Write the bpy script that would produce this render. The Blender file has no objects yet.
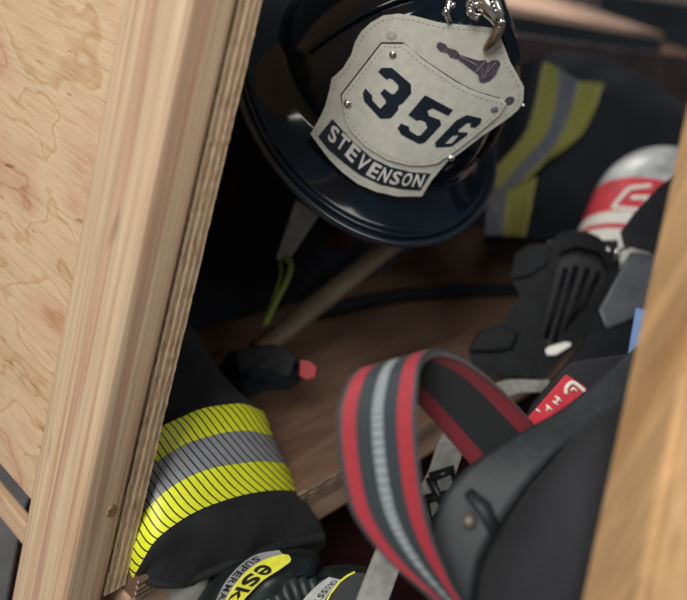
import bpy, bmesh, math, random
import numpy as np
from mathutils import Vector, Matrix
from mathutils.geometry import delaunay_2d_cdt, tessellate_polygon
random.seed(4)
SC = bpy.context.scene
COL = SC.collection
PI = math.pi

# ------------------------------------------------------------------ camera
F = 830.0
CX, CY = 408.0, 168.0
M = np.array([[0.590835, -0.75718727, 0.27853444],
              [0.06510489, 0.38885746, 0.91899469],
              [-0.80416127, -0.52484027, 0.27904719]])      # world -> camera
CAM = np.array([-0.33573115, -0.34663975, 0.47908817])


def ray(p):
    return M.T @ np.array([(p[0] - CX) / F, -(p[1] - CY) / F, -1.0])


def P(x, y, z):
    """the point seen at pixel x,y at a distance z along the view axis"""
    return Vector(CAM + z * ray((x, y)))


def onZ(x, y, h):
    r = ray((x, y))
    return Vector(CAM + (h - CAM[2]) / r[2] * r)


def onY(x, y, v):
    r = ray((x, y))
    return Vector(CAM + (v - CAM[1]) / r[1] * r)


cd = bpy.data.cameras.new('camera')
cam = bpy.data.objects.new('camera', cd)
COL.objects.link(cam)
R3 = Matrix([list(M.T[i]) for i in range(3)])
cam.matrix_world = Matrix.Translation(Vector(CAM)) @ R3.to_4x4()
cd.sensor_fit = 'HORIZONTAL'
cd.sensor_width = 36.0
cd.lens = F * 36.0 / 687.0
cd.shift_x = (343.5 - CX) / 687.0
cd.shift_y = (CY - 300.0) / 687.0
cd.clip_start = 0.01
cd.dof.use_dof = True
cd.dof.focus_distance = 0.575
cd.dof.aperture_fstop = 4.2
SC.camera = cam

# ------------------------------------------------------------------ materials


def newmat(name):
    m = bpy.data.materials.new(name)
    m.use_nodes = True
    nt = m.node_tree
    b = nt.nodes['Principled BSDF']
    return m, nt, b


def S(b, k, v):
    if k in b.inputs:
        b.inputs[k].default_value = v


def node(nt, t, **kw):
    n = nt.nodes.new(t)
    for k, v in kw.items():
        if k in n.inputs:
            n.inputs[k].default_value = v
        else:
            setattr(n, k, v)
    return n


def math_n(nt, op, a, b=None):
    n = nt.nodes.new('ShaderNodeMath')
    n.operation = op
    for i, v in enumerate((a, b)):
        if v is None:
            continue
        if isinstance(v, (int, float)):
            n.inputs[i].default_value = v
        else:
            nt.links.new(v, n.inputs[i])
    return n.outputs[0]


def ramp(nt, fac, stops):
    r = nt.nodes.new('ShaderNodeValToRGB')
    el = r.color_ramp.elements
    while len(el) < len(stops):
        el.new(0.5)
    for e, (p, c) in zip(el, stops):
        e.position = p
        e.color = (*c, 1)
    nt.links.new(fac, r.inputs[0])
    return r.outputs[0]


def mapped(nt, scale=(1, 1, 1), rot=(0, 0, 0), coord='Object'):
    tc = nt.nodes.new('ShaderNodeTexCoord')
    mp = nt.nodes.new('ShaderNodeMapping')
    mp.inputs['Scale'].default_value = scale
    mp.inputs['Rotation'].default_value = rot
    nt.links.new(tc.outputs[coord], mp.inputs[0])
    return mp.outputs[0]


def noise(nt, vec, scale, detail=4, rough=0.55, dist=0.0):
    n = node(nt, 'ShaderNodeTexNoise', Scale=scale, Detail=detail, Roughness=rough, Distortion=dist)
    nt.links.new(vec, n.inputs['Vector'])
    return n.outputs[0]


def mixc(nt, fac, a, b, mode='MIX'):
    n = nt.nodes.new('ShaderNodeMix')
    n.data_type = 'RGBA'
    n.blend_type = mode
    for i, v in ((0, fac), (6, a), (7, b)):
        if isinstance(v, (int, float)):
            n.inputs[i].default_value = v
        elif isinstance(v, tuple):
            n.inputs[i].default_value = (*v, 1)
        else:
            nt.links.new(v, n.inputs[i])
    return n.outputs[2]


def bump(nt, b, h, strength=0.3, dist=0.001):
    n = node(nt, 'ShaderNodeBump', Strength=strength, Distance=dist)
    nt.links.new(h, n.inputs['Height'])
    nt.links.new(n.outputs[0], b.inputs['Normal'])


def plain(name, col, rough=0.6, metal=0.0, coat=0.0, var=0.12, nscale=60, bstr=0.0, bdist=0.0006, spec=0.5, sheen=0.0):
    m, nt, b = newmat(name)
    v = mapped(nt)
    n = noise(nt, v, nscale)
    lo = tuple(max(0, c * (1 - var * 2)) for c in col)
    hi = tuple(min(1, c * (1 + var * 2)) for c in col)
    nt.links.new(ramp(nt, n, [(0.3, lo), (0.7, hi)]), b.inputs['Base Color'])
    S(b, 'Roughness', rough)
    S(b, 'Metallic', metal)
    S(b, 'Coat Weight', coat)
    S(b, 'Coat Roughness', 0.06)
    S(b, 'Specular IOR Level', spec)
    S(b, 'Sheen Weight', sheen)
    if bstr:
        bump(nt, b, n, bstr, bdist)
    return m


def fabric(name, col, rough=0.85, var=0.2, weave=900, sheen=0.03):
    m, nt, b = newmat(name)
    v = mapped(nt)
    big = noise(nt, v, 18, 5)
    fine = noise(nt, v, weave, 2)
    lo = tuple(c * (1 - var) for c in col)
    hi = tuple(min(1, c * (1 + var)) for c in col)
    nt.links.new(ramp(nt, big, [(0.3, lo), (0.7, hi)]), b.inputs['Base Color'])
    S(b, 'Roughness', rough)
    S(b, 'Sheen Weight', sheen)
    S(b, 'Specular IOR Level', 0.25)
    h = math_n(nt, 'ADD', math_n(nt, 'MULTIPLY', fine, 0.25), noise(nt, v, 70, 3))
    bump(nt, b, h, 0.5, 0.0012)
    return m


def wood(name, stops, scale=(40, 40, 1.6), rough=0.6, grain=0.35, fine=(260, 260, 5), specks=0.0, bstr=0.25):
    """straight sawn grain running along the axis with the smallest scale"""
    m, nt, b = newmat(name)
    v = mapped(nt, scale)
    n = noise(nt, v, 1.0, 3, 0.5, 0.6)
    base = ramp(nt, n, stops)
    v2 = mapped(nt, fine)
    n2 = noise(nt, v2, 1.0, 4, 0.6)
    g = ramp(nt, n2, [(0.3, (1 - grain,) * 3), (0.65, (1, 1, 1))])
    c = mixc(nt, 1.0, base, g, 'MULTIPLY')
    if specks:
        v3 = mapped(nt, tuple(90 if s > 3 else 14 for s in scale))
        n3 = noise(nt, v3, 1.0, 2, 0.5)
        sp = ramp(nt, n3, [(0.70, (1, 1, 1)), (0.76, (1 - specks,) * 3)])
        c = mixc(nt, 1.0, c, sp, 'MULTIPLY')
    nt.links.new(c, b.inputs['Base Color'])
    S(b, 'Roughness', rough)
    S(b, 'Specular IOR Level', 0.3)
    bump(nt, b, n2, bstr, 0.0006)
    return m


def plyface(name, c1, c2, c3, rot=0.5, bright=1.0, rough=0.65):
    """rotary cut veneer: contour shaped growth lines with small tears along the grain"""
    m, nt, b = newmat(name)
    v = mapped(nt, (3, 4.5, 9), (rot, 0, 0))
    n = noise(nt, v, 1.6, 3, 0.45, 0.3)
    fr = math_n(nt, 'FRACT', math_n(nt, 'MULTIPLY', n, 8.0))
    base = ramp(nt, n, [(0.3, c2), (0.5, c1), (0.62, c3), (0.75, c1)])
    line = ramp(nt, fr, [(0.0, (1, 1, 1)), (0.78, (1, 0.98, 0.95)), (0.93, (0.78, 0.64, 0.50)), (1.0, (1, 1, 1))])
    c = mixc(nt, 0.75, base, line, 'MULTIPLY')
    v2 = mapped(nt, (200, 30, 330), (rot, 0, 0))
    n2 = noise(nt, v2, 1.0, 4, 0.65)
    g = ramp(nt, n2, [(0.28, (0.72, 0.64, 0.55)), (0.5, (1, 1, 1))])
    c = mixc(nt, 0.7, c, g, 'MULTIPLY')
    v3 = mapped(nt, (60, 34, 150), (rot, 0, 0))
    n3 = noise(nt, v3, 1.0, 2, 0.5)
    tear = ramp(nt, n3, [(0.69, (1, 1, 1)), (0.74, (0.55, 0.4, 0.28))])
    c = mixc(nt, 0.8, c, tear, 'MULTIPLY')
    nt.links.new(c, b.inputs['Base Color'])
    S(b, 'Roughness', rough)
    S(b, 'Specular IOR Level', 0.25)
    h = math_n(nt, 'ADD', n2, math_n(nt, 'MULTIPLY', n3, -0.8))
    bump(nt, b, h, 0.45, 0.0010)
    return m


def plyedge(name, axis, lo, thick, c_lt, c_dk, plies=7, along=(14, 14, 14)):
    """stacked veneers seen on a sawn edge; axis = the thickness axis, lo = its lower face"""
    m, nt, b = newmat(name)
    tc = nt.nodes.new('ShaderNodeTexCoord')
    sp = nt.nodes.new('ShaderNodeSeparateXYZ')
    nt.links.new(tc.outputs['Object'], sp.inputs[0])
    wob = noise(nt, mapped(nt, (30, 30, 30)), 1.0, 3)
    a = math_n(nt, 'DIVIDE', math_n(nt, 'SUBTRACT', sp.outputs[axis], lo), thick)
    a = math_n(nt, 'ADD', a, math_n(nt, 'MULTIPLY', math_n(nt, 'SUBTRACT', wob, 0.5), 0.06))
    fr = math_n(nt, 'FRACT', math_n(nt, 'MULTIPLY', a, plies / 2))
    c = ramp(nt, fr, [(0.0, c_lt), (0.42, c_lt), (0.48, tuple(x * 0.45 for x in c_dk)), (0.53, c_dk), (0.94, c_dk), (1.0, tuple(x * 0.6 for x in c_dk))])
    n2 = noise(nt, mapped(nt, tuple(520 if x > 30 else 90 for x in along)), 1.0, 4, 0.7)
    g = ramp(nt, n2, [(0.32, (0.5, 0.43, 0.36)), (0.56, (1, 1, 1))])
    c = mixc(nt, 0.85, c, g, 'MULTIPLY')
    n3 = noise(nt, mapped(nt, along), 1.0, 3, 0.6)
    void = ramp(nt, n3, [(0.66, (1, 1, 1)), (0.72, (0.12, 0.08, 0.05))])
    near = ramp(nt, a, [(0.08, (1, 1, 1)), (0.25, (0, 0, 0))])
    c = mixc(nt, near, c, mixc(nt, 1.0, c, void, 'MULTIPLY'))
    nt.links.new(c, b.inputs['Base Color'])
    S(b, 'Roughness', 0.8)
    S(b, 'Specular IOR Level', 0.2)
    bump(nt, b, math_n(nt, 'ADD', n2, math_n(nt, 'MULTIPLY', fr, 0.6)), 0.7, 0.0015)
    return m


def striped_trim(name, col, N, K, width, rough=0.45, dark=(0.012, 0.012, 0.014)):
    """fluorescent or silver tape crossed by thin slanted dark lines (uv: across, along)"""
    m, nt, b = newmat(name)
    tc = nt.nodes.new('ShaderNodeTexCoord')
    sp = nt.nodes.new('ShaderNodeSeparateXYZ')
    nt.links.new(tc.outputs['UV'], sp.inputs[0])
    a = math_n(nt, 'ADD', math_n(nt, 'MULTIPLY', sp.outputs[0], N), math_n(nt, 'MULTIPLY', sp.outputs[1], K))
    fr = math_n(nt, 'FRACT', a)
    st = math_n(nt, 'LESS_THAN', fr, width)
    n = noise(nt, mapped(nt), 90, 4)
    base = ramp(nt, n, [(0.25, tuple(x * 0.86 for x in col)), (0.6, col)])
    n4 = noise(nt, mapped(nt), 160, 2)
    dirt = ramp(nt, n4, [(0.70, (1, 1, 1)), (0.78, (0.66, 0.66, 0.6))])
    base = mixc(nt, 1.0, base, dirt, 'MULTIPLY')
    nt.links.new(mixc(nt, st, base, dark), b.inputs['Base Color'])
    S(b, 'Roughness', rough)
    bump(nt, b, math_n(nt, 'SUBTRACT', 1.0, st), 0.4, 0.0006)
    return m


def webbing(name, stops, rough=0.75, ribs=0.0, stitch=None):
    """woven strap: constant colour steps across (uv.x), ribs along (uv.y)"""
    m, nt, b = newmat(name)
    tc = nt.nodes.new('ShaderNodeTexCoord')
    sp = nt.nodes.new('ShaderNodeSeparateXYZ')
    nt.links.new(tc.outputs['UV'], sp.inputs[0])
    r = nt.nodes.new('ShaderNodeValToRGB')
    r.color_ramp.interpolation = 'CONSTANT'
    el = r.color_ramp.elements
    while len(el) < len(stops):
        el.new(0.5)
    for e, (p, c) in zip(el, stops):
        e.position = p
        e.color = (*c, 1)
    nt.links.new(sp.outputs[0], r.inputs[0])
    c = r.outputs[0]
    rib = math_n(nt, 'FRACT', math_n(nt, 'MULTIPLY', sp.outputs[1], ribs or 150))
    if stitch:
        ins = math_n(nt, 'MULTIPLY', math_n(nt, 'GREATER_THAN', sp.outputs[0], stitch[0]), math_n(nt, 'LESS_THAN', sp.outputs[0], stitch[1]))
        gap = math_n(nt, 'MULTIPLY', ins, math_n(nt, 'LESS_THAN', math_n(nt, 'FRACT', math_n(nt, 'MULTIPLY', sp.outputs[1], stitch[2])), 0.28))
        c = mixc(nt, gap, c, (0.14, 0.16, 0.17))
    n = noise(nt, mapped(nt), 500, 2)
    c = mixc(nt, 0.5, c, ramp(nt, n, [(0.3, (0.7, 0.7, 0.7)), (0.7, (1, 1, 1))]), 'MULTIPLY')
    nt.links.new(c, b.inputs['Base Color'])
    S(b, 'Roughness', rough)
    S(b, 'Sheen Weight', 0.1)
    bump(nt, b, math_n(nt, 'ADD', rib, n), 0.35, 0.0006)
    return m


MT = {}
MT['ply'] = plyface('plywood_face', (0.74, 0.55, 0.355), (0.66, 0.46, 0.28), (0.66, 0.415, 0.275))
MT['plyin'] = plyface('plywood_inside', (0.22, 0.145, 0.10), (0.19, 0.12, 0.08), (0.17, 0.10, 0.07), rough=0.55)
MT['plyback'] = plain('dark_board', (0.050, 0.036, 0.040), 0.7, var=0.2, nscale=12)  # even dark tone for the back panel
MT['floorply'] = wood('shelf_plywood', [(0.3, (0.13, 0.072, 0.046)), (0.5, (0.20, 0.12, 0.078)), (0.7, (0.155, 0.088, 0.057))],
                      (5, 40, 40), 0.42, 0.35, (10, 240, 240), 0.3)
MT['post'] = wood('sawn_fir', [(0.30, (0.56, 0.33, 0.20)), (0.43, (0.72, 0.50, 0.32)), (0.52, (0.78, 0.59, 0.39)), (0.60, (0.62, 0.38, 0.255)), (0.72, (0.73, 0.51, 0.335))],
                  (62, 62, 1.2), 0.55, 0.28, (420, 420, 6), 0.25)
MT['rail'] = wood('sawn_fir_rail', [(0.3, (0.56, 0.34, 0.2)), (0.5, (0.78, 0.58, 0.38)), (0.7, (0.66, 0.44, 0.27))], (30, 1.4, 30), 0.6, 0.3, (260, 6, 260), 0.2)
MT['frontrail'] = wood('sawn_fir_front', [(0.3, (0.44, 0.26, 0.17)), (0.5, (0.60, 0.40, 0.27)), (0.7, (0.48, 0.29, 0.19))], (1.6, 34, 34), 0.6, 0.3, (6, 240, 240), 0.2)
MT['topboard'] = wood('pink_board', [(0.3, (0.84, 0.54, 0.40)), (0.6, (0.90, 0.62, 0.47))], (2, 24, 24), 0.6, 0.2, (8, 200, 200))
MT['blurpost'] = wood('orange_fir', [(0.3, (0.48, 0.26, 0.11)), (0.5, (0.66, 0.41, 0.20)), (0.68, (0.52, 0.30, 0.13))], (26, 26, 3), 0.6, 0.35, (110, 110, 10), 0.3)
MT['edge_side'] = plyedge('plywood_edge_side', 0, -0.018, 0.018, (0.80, 0.61, 0.41), (0.50, 0.33, 0.20), 7, (90, 90, 22))
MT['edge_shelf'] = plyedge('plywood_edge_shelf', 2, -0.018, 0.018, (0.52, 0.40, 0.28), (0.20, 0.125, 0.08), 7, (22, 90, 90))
MT['helmet'] = plain('helmet_gloss', (0.003, 0.006, 0.011), 0.11, coat=0.2, spec=0.35, var=0.1, nscale=30, bstr=0.03, bdist=0.0008)
MT['helmet_rim'] = plain('helmet_rim', (0.007, 0.010, 0.016), 0.2, coat=0.4, nscale=200, bstr=0.2)
MT['leather'] = plain('cream_leather', (0.50, 0.50, 0.44), 0.55, var=0.05, nscale=120, bstr=0.15, bdist=0.0004)
MT['leather2'] = plain('cream_leather_panel', (0.52, 0.52, 0.46), 0.5, var=0.05, nscale=150, bstr=0.15, bdist=0.0004)
MT['stitch'] = plain('grey_thread', (0.28, 0.27, 0.24), 0.8)
MT['digit'] = plain('navy_leather', (0.010, 0.016, 0.028), 0.4, var=0.1)
MT['letter'] = plain('grey_letters', (0.60, 0.58, 0.56), 0.5)
MT['trumpet'] = plain('bugle_dark', (0.075, 0.065, 0.085), 0.45, var=0.2, nscale=200)
MT['trumpet_lt'] = plain('bugle_light', (0.16, 0.145, 0.17), 0.45)
MT['chrome'] = plain('chrome', (0.72, 0.71, 0.68), 0.18, 1.0, var=0.05)
MT['brass'] = plain('aged_brass', (0.34, 0.27, 0.19), 0.3, 0.9, var=0.25, nscale=120, bstr=0.2)
MT['navy'] = fabric('navy_fabric', (0.003, 0.005, 0.009))
MT['black'] = fabric('black_fabric', (0.017, 0.017, 0.019), var=0.3)
MT['maroon'] = plain('maroon_fabric', (0.022, 0.007, 0.008), 0.95, spec=0.05)
MT['glove'] = plain('black_glove_leather', (0.013, 0.020, 0.020), 0.5, var=0.3, nscale=90, bstr=0.6, bdist=0.002)
MT['yellow'] = striped_trim('yellow_tape', (0.86, 0.92, 0.035), 26, -25, 0.21)
MT['silver'] = striped_trim('silver_tape', (0.30, 0.31, 0.335), 26, -25, 0.21, 0.35)
MT['yellow_dim'] = striped_trim('yellow_tape_shaded', (0.15, 0.15, 0.018), 1.0, 13, 0.25, 0.6, (0.08, 0.09, 0.03))  # back coat's yellow tape, darkened to stand for shade
MT['silver_dim'] = plain('silver_tape_shaded', (0.065, 0.07, 0.085), 0.6)  # silver tape darkened likewise, shade put into the colour
MT['cylgrey'] = plain('composite_grey', (0.46, 0.48, 0.48), 0.42, coat=0.1, var=0.22, nscale=26)
MT['red'] = plain('red_band', (0.62, 0.045, 0.065), 0.4, coat=0.2, var=0.08)
MT['white'] = plain('white_band', (0.78, 0.78, 0.70), 0.4, coat=0.2, var=0.05)
MT['plastic'] = plain('black_plastic', (0.005, 0.006, 0.008), 0.55, spec=0.12, var=0.2, nscale=80, bstr=0.1)
MT['plastic2'] = plain('black_plastic_smooth', (0.008, 0.009, 0.012), 0.35, var=0.2, spec=0.3)
MT['greyplastic'] = plain('dark_grey_plastic', (0.06, 0.066, 0.078), 0.4)
MT['strap'] = webbing('striped_strap', [(0, (0.05, 0.05, 0.055)), (0.06, (0.38, 0.024, 0.04)), (0.23, (0.025, 0.035, 0.042)), (0.43, (0.30, 0.34, 0.36)),
                                        (0.57, (0.025, 0.035, 0.042)), (0.75, (0.38, 0.024, 0.04)), (0.93, (0.05, 0.05, 0.055))], 0.7, 120, (0.43, 0.57, 62))
MT['strapin'] = webbing('strap_lining', [(0, (0.20, 0.015, 0.025)), (0.22, (0.012, 0.014, 0.016)), (0.78, (0.20, 0.015, 0.025))], 0.8, 120)
MT['padweb'] = plain('pad_webbing', (0.020, 0.025, 0.029), 0.6, nscale=200, bstr=0.3)
MT['pad'] = fabric('pad_cloth', (0.026, 0.027, 0.031), var=0.15)
MT['greyweb'] = plain('light_grey_webbing', (0.26, 0.26, 0.24), 0.7, nscale=150, bstr=0.3)
MT['axe'] = wood('handle_wood', [(0.3, (0.10, 0.075, 0.052)), (0.6, (0.15, 0.115, 0.08))], (20, 20, 6), 0.6)
MT['dimgrey'] = plain('dim_grey_strap', (0.42, 0.44, 0.44), 0.7)
MT['green'] = plain('hi_vis_cord', (0.16, 0.22, 0.03), 0.6)
MT['redtab'] = plain('red_tab', (0.38, 0.03, 0.04), 0.5)
MT['blue'] = plain('light_blue', (0.22, 0.38, 0.70), 0.6)
MT['concrete'] = plain('concrete', (0.12, 0.12, 0.12), 0.8, var=0.15, nscale=9)
MT['roomwall'] = plain('room_wall', (0.045, 0.055, 0.065), 0.9, var=0.1, nscale=4)
MT['beam'] = plain('grey_beam', (0.15, 0.13, 0.125), 0.7)
MT['steel'] = plain('black_steel', (0.02, 0.02, 0.022), 0.45, 0.6)
MT['tagyellow'] = plain('yellow_tag', (0.74, 0.72, 0.05), 0.5, var=0.08, nscale=200)
MT['taggrey'] = plain('grey_tag', (0.25, 0.26, 0.26), 0.55)
MT['tagwhite'] = plain('pale_tag', (0.42, 0.43, 0.42), 0.6)
MT['ink'] = plain('black_ink', (0.010, 0.011, 0.012), 0.5)
MT['greycuff'] = fabric('grey_knit', (0.20, 0.20, 0.185))
MT['khaki'] = plain('glove_panel', (0.025, 0.03, 0.032), 0.6, bstr=0.3)

# ------------------------------------------------------------------ object helpers


def thing(name, label, cat, loc=(0, 0, 0), group=None):
    o = bpy.data.objects.new(name, None)
    o.empty_display_size = 0.05
    COL.objects.link(o)
    o.location = loc
    o['label'] = label
    o['category'] = cat
    if group:
        o['group'] = group
    return o


def tag(o, label, cat, group=None):
    o['label'] = label
    o['category'] = cat
    if group:
        o['group'] = group
    return o


def link(name, me, mat, parent=None, label=None, smooth=False, angle=None):
    o = bpy.data.objects.new(name, me)
    COL.objects.link(o)
    mats = mat if isinstance(mat, (list, tuple)) else [mat]
    for mm in mats:
        me.materials.append(mm)
    if smooth:
        for p in me.polygons:
            p.use_smooth = True
        if angle:
            bm = bmesh.new()
            bm.from_mesh(me)
            for e in bm.edges:
                if len(e.link_faces) == 2 and e.calc_face_angle(0) > angle:
                    e.smooth = False
            bm.to_mesh(me)
            bm.free()
    if parent is not None:
        o.parent = parent
        if parent.type == 'EMPTY':
            o.matrix_parent_inverse = Matrix.Translation(-Vector(parent.location))
    if label:
        o['label'] = label
    return o


def fix(bm):
    bmesh.ops.remove_doubles(bm, verts=bm.verts, dist=1e-6)
    bmesh.ops.recalc_face_normals(bm, faces=bm.faces)


def done(name, bm, mat, parent=None, label=None, smooth=False, angle=None, recalc=True):
    if recalc:
        bmesh.ops.recalc_face_normals(bm, faces=bm.faces)
    me = bpy.data.meshes.new(name)
    bm.to_mesh(me)
    bm.free()
    return link(name, me, mat, parent, label, smooth, angle)


def add_box(bm, lo, hi, bev=0.0, seg=2):
    t = bmesh.new()
    bmesh.ops.create_cube(t, size=1)
    for v in t.verts:
        v.co = Vector([(lo[i] + hi[i]) / 2 + v.co[i] * (hi[i] - lo[i]) for i in range(3)])
    if bev:
        bmesh.ops.bevel(t, geom=list(t.edges), offset=bev, segments=seg, profile=0.6, affect='EDGES')
    me = bpy.data.meshes.new('t')
    t.to_mesh(me)
    t.free()
    bm.from_mesh(me)
    bpy.data.meshes.remove(me)


def box(name, lo, hi, mat, parent=None, bev=0.0, label=None):
    bm = bmesh.new()
    add_box(bm, lo, hi, bev)
    return done(name, bm, mat, parent, label)


def smooth_path(pts, n):
    """Catmull-Rom through the points (any dimension)"""
    a = [np.array(p, float) for p in pts]
    a = [2 * a[0] - a[1]] + a + [2 * a[-1] - a[-2]]
    out = []
    segs = len(a) - 3
    for i in range(n):
        s = i / (n - 1) * segs
        k = min(int(s), segs - 1)
        t = s - k
        p0, p1, p2, p3 = a[k:k + 4]
        out.append(0.5 * ((2 * p1) + (-p0 + p2) * t + (2 * p0 - 5 * p1 + 4 * p2 - p3) * t * t + (-p0 + 3 * p1 - 3 * p2 + p3) * t ** 3))
    return out


def add_tube(bm, pts, r, seg=10, flat=1.0, cap=True):
    """round (or flattened) bar along 3-D points; r number or list"""
    pts = [Vector(p) for p in pts]
    n = len(pts)
    rings = []
    up = Vector((0.21, 0.33, 0.9))
    for i, p in enumerate(pts):
        t = (pts[min(i + 1, n - 1)] - pts[max(i - 1, 0)]).normalized()
        s = t.cross(up)
        if s.length < 1e-4:
            s = t.orthogonal()
        s.normalize()
        up = s.cross(t).normalized()
        rr = r[i] if isinstance(r, (list, tuple)) else r
        rings.append([bm.verts.new(p + s * math.cos(a) * rr + up * math.sin(a) * rr * flat) for a in [2 * PI * k / seg for k in range(seg)]])
    for a, b in zip(rings, rings[1:]):
        for k in range(seg):
            bm.faces.new((a[k], a[(k + 1) % seg], b[(k + 1) % seg], b[k]))
    if cap:
        bm.faces.new(rings[0][::-1])
        bm.faces.new(rings[-1])


def tube(name, pts, r, mat, parent=None, seg=10, flat=1.0, label=None):
    bm = bmesh.new()
    add_tube(bm, pts, r, seg, flat)
    return done(name, bm, mat, parent, label, True, 1.0)


def add_ball(bm, c, rad, seg=16, scale=(1, 1, 1)):
    t = bmesh.new()
    bmesh.ops.create_uvsphere(t, u_segments=seg, v_segments=seg // 2, radius=rad)
    for v in t.verts:
        v.co = Vector((v.co.x * scale[0], v.co.y * scale[1], v.co.z * scale[2])) + Vector(c)
    me = bpy.data.meshes.new('t')
    t.to_mesh(me)
    t.free()
    bm.from_mesh(me)
    bpy.data.meshes.remove(me)


def resample(poly, n):
    a = np.array(poly, float)
    d = np.concatenate([[0], np.cumsum(np.linalg.norm(np.diff(a[:, :2], axis=0), axis=1))])
    t = np.linspace(0, d[-1], n)
    return np.stack([np.interp(t, d, a[:, k]) for k in range(a.shape[1])], 1)


def loft_rows(rows, ns, nr, v0=0.0, v1=1.0, extra=0.0, power=0.5, wrinkle=0.0, seed=0, zs=0.0, x0=230.0, wfrom=None):
    """A closed, rounded body. Each row is (outline pixels left to right, middle distance, half depth);
    front and back halves bulge to either side of the middle. v0..v1 picks a span along the rows."""
    rng = np.random.default_rng(seed)
    L = [resample(r[0], 9) for r in rows]
    L = [np.concatenate([l, np.full((9, 1), r[1]), np.full((9, 1), r[2])], 1).ravel() for l, r in zip(L, rows)]
    big = smooth_path(L, 60)
    bm = bmesh.new()
    uvl = bm.loops.layers.uv.new('UVMap')
    rings = []
    uvs = []
    ph = rng.uniform(0, 6, 6)
    for j in range(nr):
        s = v0 + (v1 - v0) * j / (nr - 1)
        q = s * 59
        k = min(int(q), 58)
        row = (big[k] * (1 - (q - k)) + big[k + 1] * (q - k)).reshape(9, 4)
        fine = np.array(smooth_path(list(row), ns + 1))
        ring = []
        uv = []
        for i in range(ns + 1):
            t = -1 + 2 * i / ns
            x, y, zc, h = fine[i]
            zc += zs * (x - x0)
            b = (1 - t * t) ** power if abs(t) < 1 else 0
            w = wrinkle * (math.sin(9 * t + 7 * s + ph[0]) + math.sin(17 * s - 5 * t + ph[1]) + 0.7 * math.sin(23 * s + 11 * t + ph[2])) * b
            if wfrom is not None:
                w *= max(0.0, (s - wfrom) / (1 - wfrom)) ** 0.7
            ring.append(P(x, y, zc - h * b - extra - w))
            uv.append((i / ns, s))
        for i in range(ns - 1, 0, -1):
            t = -1 + 2 * i / ns
            x, y, zc, h = fine[i]
            zc += zs * (x - x0)
            b = (1 - t * t) ** power
            ring.append(P(x, y, zc + h * b + extra))
            uv.append((2 - i / ns, s))
        rings.append([bm.verts.new(p) for p in ring])
        uvs.append(uv)
    n = len(rings[0])
    for j in range(nr - 1):
        for i in range(n):
            i2 = (i + 1) % n
            f = bm.faces.new((rings[j][i], rings[j][i2], rings[j + 1][i2], rings[j + 1][i]))
            u2 = uvs[j][i2][0] if i2 else 2.0
            u3 = uvs[j + 1][i2][0] if i2 else 2.0
            for lp, u in zip(f.loops, ((uvs[j][i]), (u2, uvs[j][i2][1]), (u3, uvs[j + 1][i2][1]), uvs[j + 1][i])):
                lp[uvl].uv = u
    bm.faces.new(rings[0])
    bm.faces.new(rings[-1][::-1])
    return bm


def densify(poly, step):
    out = []
    n = len(poly)
    for i in range(n):
        a = np.array(poly[i], float)
        b = np.array(poly[(i + 1) % n], float)
        k = max(1, int(np.linalg.norm(b - a) / step))
        for j in range(k):
            out.append(tuple(a + (b - a) * j / k))
    return out


def plate_bm(outline, mapf, thick, step=4.0, holes=(), top=0.0, edge_drop=0.0, bm=None):
    """Solid sheet: 2-D outline filled, carried to 3-D by mapf(x, y, offset); offset grows towards the outside."""
    bm = bm or bmesh.new()
    loops = [densify(outline, step)] + [densify(h, step) for h in holes]
    pts, edges = [], []
    for lp in loops:
        k0 = len(pts)
        pts += lp
        edges += [(k0 + i, k0 + (i + 1) % len(lp)) for i in range(len(lp))]
    nb = len(pts)
    a = np.array(outline)
    x0, y0 = a.min(0)
    x1, y1 = a.max(0)
    arr = np.array(pts)
    for gx in np.arange(x0 + step / 2, x1, step):
        for gy in np.arange(y0 + step / 2, y1, step):
            if np.min((arr[:nb, 0] - gx) ** 2 + (arr[:nb, 1] - gy) ** 2) > (step * 0.55) ** 2:
                pts.append((gx, gy))

    def inside(x, y):
        c = False
        for lp in loops:
            j = len(lp) - 1
            for i in range(len(lp)):
                xi, yi = lp[i]
                xj, yj = lp[j]
                if (yi > y) != (yj > y) and x < (xj - xi) * (y - yi) / (yj - yi) + xi:
                    c = not c
                j = i
        return c
    vs, es, fs, _, _, _ = delaunay_2d_cdt([Vector(p) for p in pts], edges, [], 0, 1e-5)
    keep = []
    for f in fs:
        cx = sum(vs[i][0] for i in f) / len(f)
        cy = sum(vs[i][1] for i in f) / len(f)
        if inside(cx, cy):
            keep.append(f)
    used = sorted({i for f in keep for i in f})
    T = {i: bm.verts.new(mapf(vs[i][0], vs[i][1], top)) for i in used}
    B = {i: bm.verts.new(mapf(vs[i][0], vs[i][1], top - thick)) for i in used}
    cnt = {}
    for f in keep:
        try:
            bm.faces.new([T[i] for i in f])
            bm.faces.new([B[i] for i in reversed(f)])
        except ValueError:
            continue
        for i in range(len(f)):
            e = (f[i], f[(i + 1) % len(f)])
            cnt[e] = cnt.get(e, 0) + 1
    for (i, j) in list(cnt):
        if (j, i) not in cnt:
            try:
                bm.faces.new((T[j], T[i], B[i], B[j]))
            except ValueError:
                pass
    return bm


def plate(name, outline, mapf, thick, mat, parent=None, step=4.0, holes=(), top=0.0, label=None, bev=0.0, smooth=False):
    bm = plate_bm(outline, mapf, thick, step, holes, top)
    o = done(name, bm, mat, parent, label, smooth, 0.6)
    if bev:
        md = o.modifiers.new('bevel', 'BEVEL')
        md.width = bev
        md.segments = 3
        md.limit_method = 'ANGLE'
        md.angle_limit = math.radians(50)
    return o


def facing(z, nx=0.0, ny=0.0, x0=0.0, y0=0.0):
    """a plane standing at distance z at pixel x0,y0, sloping nx, ny metres per 100 px; offset comes towards the viewer"""
    def f(x, y, off):
        return P(x, y, z + nx * (x - x0) / 100 + ny * (y - y0) / 100 - off)
    return f


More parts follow.
